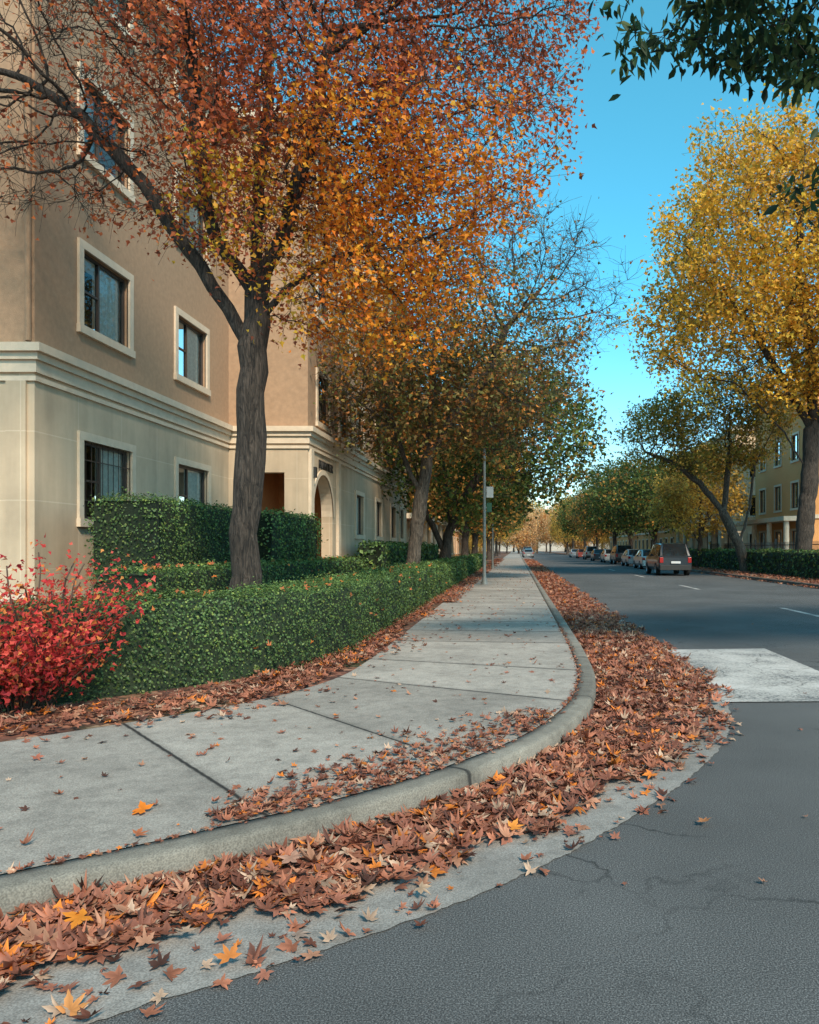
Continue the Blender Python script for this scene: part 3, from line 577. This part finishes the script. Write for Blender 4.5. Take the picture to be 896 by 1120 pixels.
# overhanging dark green tree on the right
dg=pal([(.035,.07,.032),(.055,.10,.04),(.022,.042,.025),(.09,.13,.045)],[3,3,2,1],.3,.8,9)
make_tree('oak_tree',(13.4,5.5,.12),[(0,0,0),(-.1,0,2.2),(-.3,.1,4.2),(-.9,.2,6)],
 [(-11.3,1.5,6.3,1.5,.8,.42,2.4),(-10.7,1.5,6.35,1.3,1,.6,4),(-10.0,1.5,6.0,.7,.7,.6,3),(-8.6,1.4,6.9,1.8,1.2,.9,1.0),(-6,1,8.2,3.5,2.8,1.8,.5),(-1,0,9.5,4,4,3,.2),(-10.6,1.5,4.75,.22,.4,.3,6)],2300,.16,.24,.4,.005,62000,.135,dg,71,M_bark,
 extra=[[(-.9,.2,6),(-3.5,.7,7.1),(-6.5,1.1,7.5),(-9.2,1.4,7.1),(-10.4,1.5,6.7)],[(-.9,.2,6),(-1,.1,9)],[(-.9,.2,6),(-4,.9,6.4),(-7.5,1.3,6.2),(-9.6,1.5,5.5)]],twl=.35,ntw=2,tpl=LONG,jit=.06,droop=(0,0,-1.1),lprob=lambda P:np.clip(.8+.6*n3(P,2.4,2),.08,1))

# red shrub
M_stem=simple('shrub_stem',(.09,.05,.035),.8)
def shrub():
    root=empty('red_shrub',(0,0,0)); cx,cy=-4.3,6.7
    r=np.random.default_rng(5); P=[]; A0=[];A1=[]
    for i in range(100):
        a=r.uniform(0,6.28); tilt=r.uniform(.05,.85); L=r.uniform(.65,1.45)
        p=np.array([cx+.25*math.cos(a),cy+.2*math.sin(a),.12]); d=np.array([math.cos(a)*tilt,math.sin(a)*tilt,1.]); d/=np.linalg.norm(d)
        for k in range(8):
            q=p+d*L/8; A0.append(p);A1.append(q); 
            if k>1: P.append(q+r.normal(size=(14,3))*.08)
            d=d+r.normal(size=3)*.13+np.array([math.cos(a),math.sin(a),-.1])*.05; d/=np.linalg.norm(d); p=q
    A0=np.array(A0);A1=np.array(A1); D=nz(A1-A0); V,F=tubes(A0,A1,D,D,np.full(len(A0),.007),np.full(len(A0),.006),4)
    obj('stems',mesh_uniform('stems',V,F,M_stem),root)
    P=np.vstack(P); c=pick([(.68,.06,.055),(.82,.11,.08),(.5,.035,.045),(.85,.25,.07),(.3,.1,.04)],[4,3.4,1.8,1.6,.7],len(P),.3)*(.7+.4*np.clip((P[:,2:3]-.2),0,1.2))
    leaves('foliage',P,r.uniform(.03,.062,len(P)),np.clip(c,0,.85),LOBE,M_leaf,root,nrm=np.tile([0,-.4,.6],(len(P),1)),spread=.6,curl=.2)
shrub()

# ------------------------------------------------------------------ buildings
def mapper(kind,c):
    if kind=='+X': return lambda a,d,z:(c+d,a,z)
    if kind=='-X': return lambda a,d,z:(c-d,a,z)
    if kind=='-Y': return lambda a,d,z:(a,c-d,z)
def lbox(b,mp,a0,a1,d0,d1,z0,z1,m):
    p=mp(a0,d0,z0);q=mp(a1,d1,z1); b.box(p[0],q[0],p[1],q[1],p[2],q[2],m)
def wall(b,mp,a0,a1,z0,z1,ops,m,rev=.2,revm=None):
    A=sorted({a0,a1,*[o[0] for o in ops],*[o[1] for o in ops]}); Z=sorted({z0,z1,*[o[2] for o in ops],*[o[3] for o in ops]})
    for i in range(len(A)-1):
        for j in range(len(Z)-1):
            ac=(A[i]+A[i+1])/2; zc=(Z[j]+Z[j+1])/2
            if any(o[0]<ac<o[1] and o[2]<zc<o[3] for o in ops): continue
            b.face([mp(A[i],0,Z[j]),mp(A[i+1],0,Z[j]),mp(A[i+1],0,Z[j+1]),mp(A[i],0,Z[j+1])],m)
    for o in ops:
        x0,x1,y0,y1=o[:4]
        for q in ([(x0,0,y0),(x1,0,y0),(x1,-rev,y0),(x0,-rev,y0)],[(x0,0,y1),(x1,0,y1),(x1,-rev,y1),(x0,-rev,y1)],[(x0,0,y0),(x0,0,y1),(x0,-rev,y1),(x0,-rev,y0)],[(x1,0,y0),(x1,0,y1),(x1,-rev,y1),(x1,-rev,y0)]):
            b.face([mp(*t) for t in q],revm or m)
def window(b,mp,a0,a1,z0,z1,bars=False,sur=.15,curt=True,flip=False):
    s=sur
    lbox(b,mp,a0-s,a1+s,-.02,.05,z1,z1+s,M_trim); lbox(b,mp,a0-s-.02,a1+s+.02,-.02,.075,z0-s,z0,M_trim)
    lbox(b,mp,a0-s,a0,-.02,.048,z0,z1,M_trim); lbox(b,mp,a1,a1+s,-.02,.048,z0,z1,M_trim)
    t=.055
    lbox(b,mp,a0,a1,-.13,-.07,z0,z0+t,M_sash); lbox(b,mp,a0,a1,-.13,-.07,z1-t,z1,M_sash)
    mid=a0+(a1-a0)*.42
    for x in (a0,a1-t,mid-t/2): lbox(b,mp,x,x+t,-.128,-.068,z0+t,z1-t,M_sash)
    lbox(b,mp,a0+t,mid-t/2,-.126,-.072,(z0+z1)/2-.02,(z0+z1)/2+.02,M_sash)
    b.face([mp(a0,-.105,z0),mp(a1,-.105,z0),mp(a1,-.105,z1),mp(a0,-.105,z1)],M_glass)
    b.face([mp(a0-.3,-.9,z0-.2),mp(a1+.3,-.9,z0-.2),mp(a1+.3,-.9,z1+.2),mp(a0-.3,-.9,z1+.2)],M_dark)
    if curt:
        c0,c1=(mid,a1) if not flip else (a0,mid); nf=14
        for i in range(nf):
            x0=c0+(c1-c0)*i/nf; x1=c0+(c1-c0)*(i+1)/nf; d0=-.15-.03*(i%2); d1=-.15-.03*((i+1)%2)
            b.face([mp(x0,d0,z0),mp(x1,d1,z0),mp(x1,d1,z1),mp(x0,d0,z1)],M_curt)
    if bars:
        nb=9
        for i in range(1,nb):
            x=a0+(a1-a0)*i/nb; lbox(b,mp,x-.006,x+.006,-.045,-.033,z0,z1,M_sash)
        for z in (z0+.35,z1-.35): lbox(b,mp,a0,a1,-.03,-.02,z-.01,z+.01,M_sash)
def offs(poly,d):
    n=len(poly); out=[]
    for i in range(n):
        p0,p1,p2=np.array(poly[i-1]),np.array(poly[i]),np.array(poly[(i+1)%n])
        t1=nz(p1-p0);t2=nz(p2-p1); n1=np.array([t1[1],-t1[0]]);n2=np.array([t2[1],-t2[0]]); out.append(tuple(p1+(n1+n2)*d))
    return out
def apartment():
    root=empty('apartment_building'); 
    X1,X2=-8.0,-5.8; Y0,Y1,Y2=12.9,21.6,41.0; ZC=4.6; ZT=13.6
    foot=[(-24,Y0),(X1,Y0),(X1,Y1),(X2,Y1),(X2,Y2),(-24,Y2)]
    w=BM(); wi=BM()
    A=mapper('+X',X1)
    g=[(14.3,16.1,2.05,3.5),(18.3,20.1,2.05,3.5)]; up=[]
    for k in range(3):
        z=5.6+3.22*k
        up+= [(14.3,16.0,z,z+1.42),(18.3,20.0,z,z+1.42)]
    wall(w,A,Y0,Y1,0,ZC,g,M_cream); wall(w,A,Y0,Y1,ZC,ZT,up,M_brown)
    for i,o in enumerate(g): window(wi,A,*o,bars=i==0,curt=True)
    for i,o in enumerate(up): window(wi,A,*o,flip=i%3==2)
    E=mapper('-Y',Y0); eo=[(-13.2,-11.6,2.05,3.5)]; eu=[(-13.2,-11.6,5.6+3.22*k,7.02+3.22*k) for k in range(3)]
    wall(w,E,-24,X1,0,ZC,eo,M_cream); wall(w,E,-24,X1,ZC,ZT,eu,M_brown)
    for o in eo+eu: window(wi,E,*o)
    lbox(w,E,-8.45,-8.12,0,.05,.76,4.28,M_cream)
    w.cyl(-8.06,12.82,4.93,ZT-.5,.045,.045,M_brown,10)
    C=mapper('-Y',Y1); wall(w,C,X1,X2,0,ZC,[(-7.35,-6.45,.15,3.62)],M_cream,rev=.35); wall(w,C,X1,X2,ZC,ZT,[],M_brown)
    D=mapper('+X',X2); ag=[(28.0,29.3,2.0,3.45),(32.0,33.3,2.0,3.45),(35.8,37.1,2.0,3.45),(38.6,39.7,2.0,3.45)]
    ar=(22.1,24.5,.13,2.5); rr=1.2
    wall(w,D,Y1,Y2,0,ZC,ag+[(22.1,24.5,.13,3.7)],M_cream,rev=.35)
    au=[]
    for k in range(3):
        z=5.2+3.1*k
        au+=[(y,y+1.35,z,z+1.4) for y in (22.6,25.4,28.0,32.0,35.8,38.6)]
    wall(w,D,Y1,Y2,ZC,ZT,au,M_brown)
    for o in ag: window(wi,D,*o)
    for i,o in enumerate(au): window(wi,D,*o,flip=i%4==1,curt=i%3!=0)
    n=20; cy=(ar[0]+ar[1])/2
    arc=[(cy-rr*math.cos(math.pi*i/n),2.5+rr*math.sin(math.pi*i/n)*.999) for i in range(n+1)]
    for i in range(n):
        a,b_=arc[i],arc[i+1]
        w.face([D(a[0],0,a[1]),D(b_[0],0,b_[1]),D(b_[0],0,3.7),D(a[0],0,3.7)],M_cream)
        w.face([D(a[0],0,a[1]),D(b_[0],0,b_[1]),D(b_[0],-.35,b_[1]),D(a[0],-.35,a[1])],M_trim)
        def o_(p,r2): return (cy+(p[0]-cy)*r2,2.5+(p[1]-2.5)*r2)
        a2,b2=o_(a,1.12),o_(b_,1.12)
        w.face([D(a[0],.035,a[1]),D(b_[0],.035,b_[1]),D(b2[0],.035,b2[1]),D(a2[0],.035,a2[1])],M_trim)
        w.face([D(a2[0],.035,a2[1]),D(b2[0],.035,b2[1]),D(b2[0],0,b2[1]),D(a2[0],0,a2[1])],M_trim)
    w.face([(-7.95,Y1+.01,0),(-7.95,26,0),(-7.95,26,ZC),(-7.95,Y1+.01,ZC)],M_porch); w.face([(-7.95,26,0),(X2-.02,26,0),(X2-.02,26,ZC),(-7.95,26,ZC)],M_porch)
    lbox(w,mapper('+X',-7.9),22.5,23.5,0,.06,.1,2.3,M_sash)
    for y in (21.66,25.0): lbox(w,D,y,y+.3,0,.09,.76,4.28,M_trim)
    for z0,z1,d,m in ((4.28,4.36,.05,M_trim),(4.42,4.62,.06,M_trim),(4.62,4.74,.12,M_trim),(4.74,4.88,.2,M_trim),(ZT-.5,ZT-.3,.12,M_trim),(ZT-.3,ZT,.35,M_trim)):
        w.prism(offs(foot,d),z0,z1,m)
    w.prism(offs(foot,.035),0,.75,M_trim); w.prism(offs(foot,.2),ZT,ZT+.12,M_roof)
    w.make('walls',root); wi.make('windows',root)
    cu=bpy.data.curves.new('lettering','FONT'); cu.body='BURNTER'; cu.size=.36; cu.extrude=.015; cu.align_x='CENTER'
    t=bpy.data.objects.new('lettering',cu); link(t,root); t.location=(X2+.02,23.6,3.86); t.rotation_euler=(math.radians(90),0,math.radians(90)); cu.materials.append(M_iron); cu.space_character=1.15
    wl=BM(); wl.box(X2-.02,X2+.16,21.85,22.0,3.5,3.8,M_iron); wl.make('wall_lantern',root)
apartment()
def town(name,x0,x1,y0,y1,h,side,wm,step=3.4,first=1.0,cols=False,storey=3.2):
    root=empty(name); w=BM(); wi=BM(); c=x1 if side=='+X' else x0; mp=mapper(side,c); mf=mapper('-Y',y0); ops=[];fo_=[]
    k=0
    while first+k*storey+1.9<h:
        z=first+k*storey
        y=y0+1.2
        while y+1.5<y1: ops.append((y,y+1.3,z,z+1.7)); y+=step
        x=x0+1.2
        while x+1.5<x1: fo_.append((x,x+1.3,z,z+1.7)); x+=step
        k+=1
    wall(w,mp,y0,y1,0,h,ops,wm); wall(w,mf,x0,x1,0,h,fo_,wm)
    for i,o in enumerate(ops): window(wi,mp,*o,curt=i%2==0,sur=.14)
    for i,o in enumerate(fo_): window(wi,mf,*o,curt=i%2==0,sur=.14)
    ft=[(x0,y0),(x1,y0),(x1,y1),(x0,y1)]
    w.prism(offs(ft,.3),h-.35,h,M_trim); w.prism(offs(ft,.1),first+storey-.75,first+storey-.5,M_trim); w.prism(offs(ft,.15),h,h+.1,M_roof)
    if cols:
        y=y0+.4
        while y<y1:
            p=mp(y,1.1,0); w.cyl(p[0],p[1],.1,3.3,.2,.17,M_trim,14); y+=step
        lbox(w,mp,y0,y1,.1,1.4,3.3,3.6,M_trim)
    w.make('walls',root); wi.make('windows',root)
M_pale=simple('pale_stucco',(.76,.55,.36),.85,.12,3,.1); M_orng=simple('warm_brick',(.72,.33,.12),.85,.15,20,.2)
town('stone_house',-18,-7.0,46,68,8.6,'+X',M_pale,cols=True)
town('brick_house',-18,-7.0,72,110,9.5,'+X',M_orng)
town('townhouse',18.6,32,50,60.5,12.5,'-X',M_orng,cols=True)
town('townhouse',18.0,32,64,84,11.5,'-X',M_pale,cols=True)
town('townhouse',18.0,32,88,150,10.5,'-X',M_orng)

# iron fence right
b=BM(); x=16.0
for y in np.arange(24,64,.16): b.box(x-.01,x+.01,y-.01,y+.01,.12,1.9,M_iron)
for z in (.35,1.7): b.box(x-.02,x+.02,24,64,z,z+.04,M_iron)
for y in np.arange(24,65,4): b.box(x-.05,x+.05,y-.05,y+.05,.12,2.1,M_iron)
b.make('iron_fence')
b=BM()
for y in (56,60): b.box(15.75,16.25,y-.25,y+.25,.12,2.6,M_trim); b.box(15.67,16.33,y-.33,y+.33,2.6,2.75,M_trim)
b.make('gate_pillars',bevel=.02)

# ------------------------------------------------------------------ street furniture
def pole(name,x,y,h,signs):
    root=empty(name,(x,y,.13)); b=BM(); b.cyl(0,0,0,.25,.12,.1,M_metal,14); b.cyl(0,0,.25,h,.07,.05,M_metal,12); b.cyl(0,0,h,h+.06,.065,.03,M_metal,12); b.make('post',root)
    for (z,w,hh,m) in signs:
        s=BM(); s.box(.08,.08+w,-.015,.015,z,z+hh,m); s.box(-.08,.1,-.03,.03,z+hh*.4,z+hh*.4+.05,M_metal); s.make('sign_panel',root,bevel=.01)
M_sg=simple('sign_green',(.03,.12,.07),.4,.05,5,0); M_sw=simple('sign_white',(.6,.6,.58),.4,.05,5,0)
pole('street_sign_pole',-1.22,29.5,5.1,[(3.3,.26,.42,M_sw),(2.75,.2,.36,M_sg)])
pole('utility_pole',-1.6,52,6.0,[(3.6,.4,.6,M_sw)])

# ------------------------------------------------------------------ cars
M_tyre=simple('tyre',(.015,.015,.015),.8,.1,9,0); M_hub=simple('alloy',(.4,.4,.42),.3,.1,9,0,metal=.8); M_cglass=simple('car_glass',(.012,.015,.018),.06,.05,5,0)
M_tail=simple('tail_light',(.35,.01,.01),.2,.1,5,0); M_head=simple('head_light',(.7,.7,.68),.15,.1,5,0); M_blk=simple('black_plastic',(.02,.02,.02),.6,.1,5,0); M_plate=simple('number_plate',(.6,.6,.6),.5,.02,3,0)
def carpaint(c):
    m=simple('car_paint',c,.3,.05,3,0,metal=.3); m.node_tree.nodes['Principled BSDF'].inputs['Coat Weight'].default_value=.6; return m
def car(name,loc,c,suv=False,rot=0):
    root=empty(name,loc); root.rotation_euler=(0,0,rot); pm=carpaint(c)
    H=1.82 if suv else 1.45; BL=1.08 if suv else .92; zb=.32 if suv else .24; W=.93 if suv else .88; L=4.75 if suv else 4.5
    if suv: st=[(0,.98,1.0,.93,0,0),(.1,BL,BL+.03,.98,0,1),(.42,BL,H-.05,1,1,0),(1.3,BL,H,1,1,0),(1.42,BL,H,1,1,0),(2.5,BL,H-.01,1,1,0),(2.95,BL,H-.08,1,1,1),(3.65,BL,BL+.05,1,0,0),(4.4,.98,1.0,.97,0,0),(4.72,.85,.87,.9,0,0)]
    else: st=[(0,.82,.84,.9,0,0),(.12,.92,.95,.96,0,0),(.7,BL,BL+.04,1,0,1),(1.25,BL,H-.06,1,1,0),(2.0,BL,H,1,1,0),(2.1,BL,H,1,1,0),(2.7,BL,H-.06,1,1,1),(3.4,BL,BL+.03,1,0,0),(4.15,.8,.82,.97,0,0),(4.48,.66,.68,.88,0,0)]
    b=BM(); rings=[]
    for (y,be,ro,ws,gs,gt) in st:
        w=W*ws; wr=w*(.78 if ro-be>.3 else .9)
        half=[(w*.92,zb),(w,zb+.16),(w*1.0,be-.2),(w*.97,be),(wr,ro-.07 if ro-be>.2 else ro-.01),(wr*.85,ro)]
        rings.append([(x,y,z) for x,z in half]+[(-x,y,z) for x,z in reversed(half)])
    n=12
    for i in range(len(st)-1):
        gt=st[i][5]
        for j in range(n):
            k=(j+1)%n; m=pm
            if j in (3,7) and (st[i][4] or st[i+1][4]): m=M_cglass
            if j==5 and gt: m=M_cglass
            b.face([rings[i][j],rings[i][k],rings[i+1][k],rings[i+1][j]],m)
    b.face(rings[0],pm); b.face(rings[-1][::-1],pm); o=b.make('body',root)
    d=BM()
    for s in (-1,1):
        d.box(s*W*.72,s*W*.93,-.03,.1,.72 if suv else .66,1.02 if suv else .86,M_tail)
        d.box(s*W*.6,s*W*.88,4.5-(0 if suv else .15),L-.01,.66 if suv else .55,.84 if suv else .68,M_head)
        d.box(s*(W+.0),s*(W+.2),3.15 if suv else 2.95,3.3 if suv else 3.1,BL+.02,BL+.18,M_blk)
    d.box(-W*.92,W*.92,-.08,.12,zb,.6 if suv else .52,M_blk if suv else pm); d.box(-W*.88,W*.88,L-.1,L+.04,zb,.55,M_blk)
    d.box(-.26,.26,-.095,-.06,.68 if suv else .4,.8 if suv else .5,M_plate)
    if suv:
        for s in (-1,1): d.box(s*.6,s*.64,.7,2.9,H+.03,H+.06,M_blk)
    d.make('trim',root,bevel=.02)
    r=.37 if suv else .32
    wm=BM()
    for yy in (.95,L-.95):
        for s in (-1,1):
            nseg=20
            def ring(rad,x): return [(x,yy+rad*math.cos(2*math.pi*q/nseg),r+rad*math.sin(2*math.pi*q/nseg)) for q in range(nseg)]
            xo=s*(W+.015); xi=s*(W-.22); R1=ring(r,xo-s*.03);R2=ring(r,xi);R3=ring(r*.9,xo);R4=ring(r*.64,xo);R5=ring(r*.6,xo-s*.04)
            for q in range(nseg):
                t=(q+1)%nseg
                wm.face([R1[q],R1[t],R2[t],R2[q]],M_tyre); wm.face([R1[q],R1[t],R3[t],R3[q]],M_tyre); wm.face([R3[q],R3[t],R4[t],R4[q]],M_tyre); wm.face([R4[q],R4[t],R5[t],R5[q]],M_hub)
            wm.face(R5,M_hub); wm.face(R2,M_tyre)
    wm.make('wheels',root)
car('parked_suv',(8.7,42.5,0),(.03,.037,.046),True)
for x,y,c,s in ((9.9,56,(.5,.51,.5),False),(10.1,64.5,(.3,.31,.32),False),(10.2,73,(.08,.09,.1),True),(10.15,82,(.5,.5,.48),False),(10.1,93,(.1,.1,.11),False),(10.15,104,(.4,.4,.4),True),(10.2,118,(.25,.06,.05),False),(10.1,132,(.5,.5,.5),False)):
    car('parked_suv' if s else 'parked_car',(x,y,0),c,s)
for x,y,c,s in ((2.0,128,(.25,.25,.25),False),(2.0,140,(.1,.1,.12),True)):
    car('parked_suv' if s else 'parked_car',(x,y,0),c,s)

# ------------------------------------------------------------------ light
el=math.radians(40); sd=np.array([.42,-.9]); sd=sd/np.linalg.norm(sd); rot=math.atan2(sd[0],sd[1])
S=Vector((sd[0]*math.cos(el),sd[1]*math.cos(el),math.sin(el)))
L=bpy.data.lights.new('sun','SUN'); L.energy=5.0; L.angle=math.radians(8); L.color=(1,.84,.66)
lo=bpy.data.objects.new('sun',L); link(lo); lo.rotation_euler=S.to_track_quat('Z','Y').to_euler()
W=bpy.data.worlds.new('World'); scene.world=W; W.use_nodes=True; nt=W.node_tree; bg=nt.nodes['Background']
sky=nt.nodes.new('ShaderNodeTexSky'); sky.sky_type='NISHITA'; sky.sun_disc=False; sky.sun_elevation=el; sky.sun_rotation=rot; sky.air_density=1.0; sky.dust_density=.3; sky.ozone_density=1.0
tc=nt.nodes.new('ShaderNodeTexCoord'); sx=nt.nodes.new('ShaderNodeSeparateXYZ'); nt.links.new(tc.outputs['Generated'],sx.inputs[0])
rp=ramp(nt,[(0.0,(.66,.64,.60)),(.1,(.50,.72,.76)),(.3,(.28,.88,.88)),(.6,(.34,.98,.86))]); nt.links.new(sx.outputs[2],rp.inputs['Fac'])
tint=mixc(nt,1.0,sky.outputs[0],rp.outputs[0],'MULTIPLY'); gain=mixc(nt,1.0,tint,(2.0,2.0,2.0),'MULTIPLY')
nt.links.new(gain,bg.inputs[0]); bg.inputs[1].default_value=.15

# ------------------------------------------------------------------ camera
cam=bpy.data.cameras.new('camera'); co=bpy.data.objects.new('camera',cam); link(co)
co.location=(0,0,1.5); co.rotation_euler=(math.radians(90),0,0)
cam.sensor_fit='VERTICAL'; cam.sensor_height=36; cam.lens=36*850/1120; cam.shift_x=-117/1120; cam.shift_y=40/1120
cam.clip_start=.05; cam.clip_end=4000
scene.camera=co
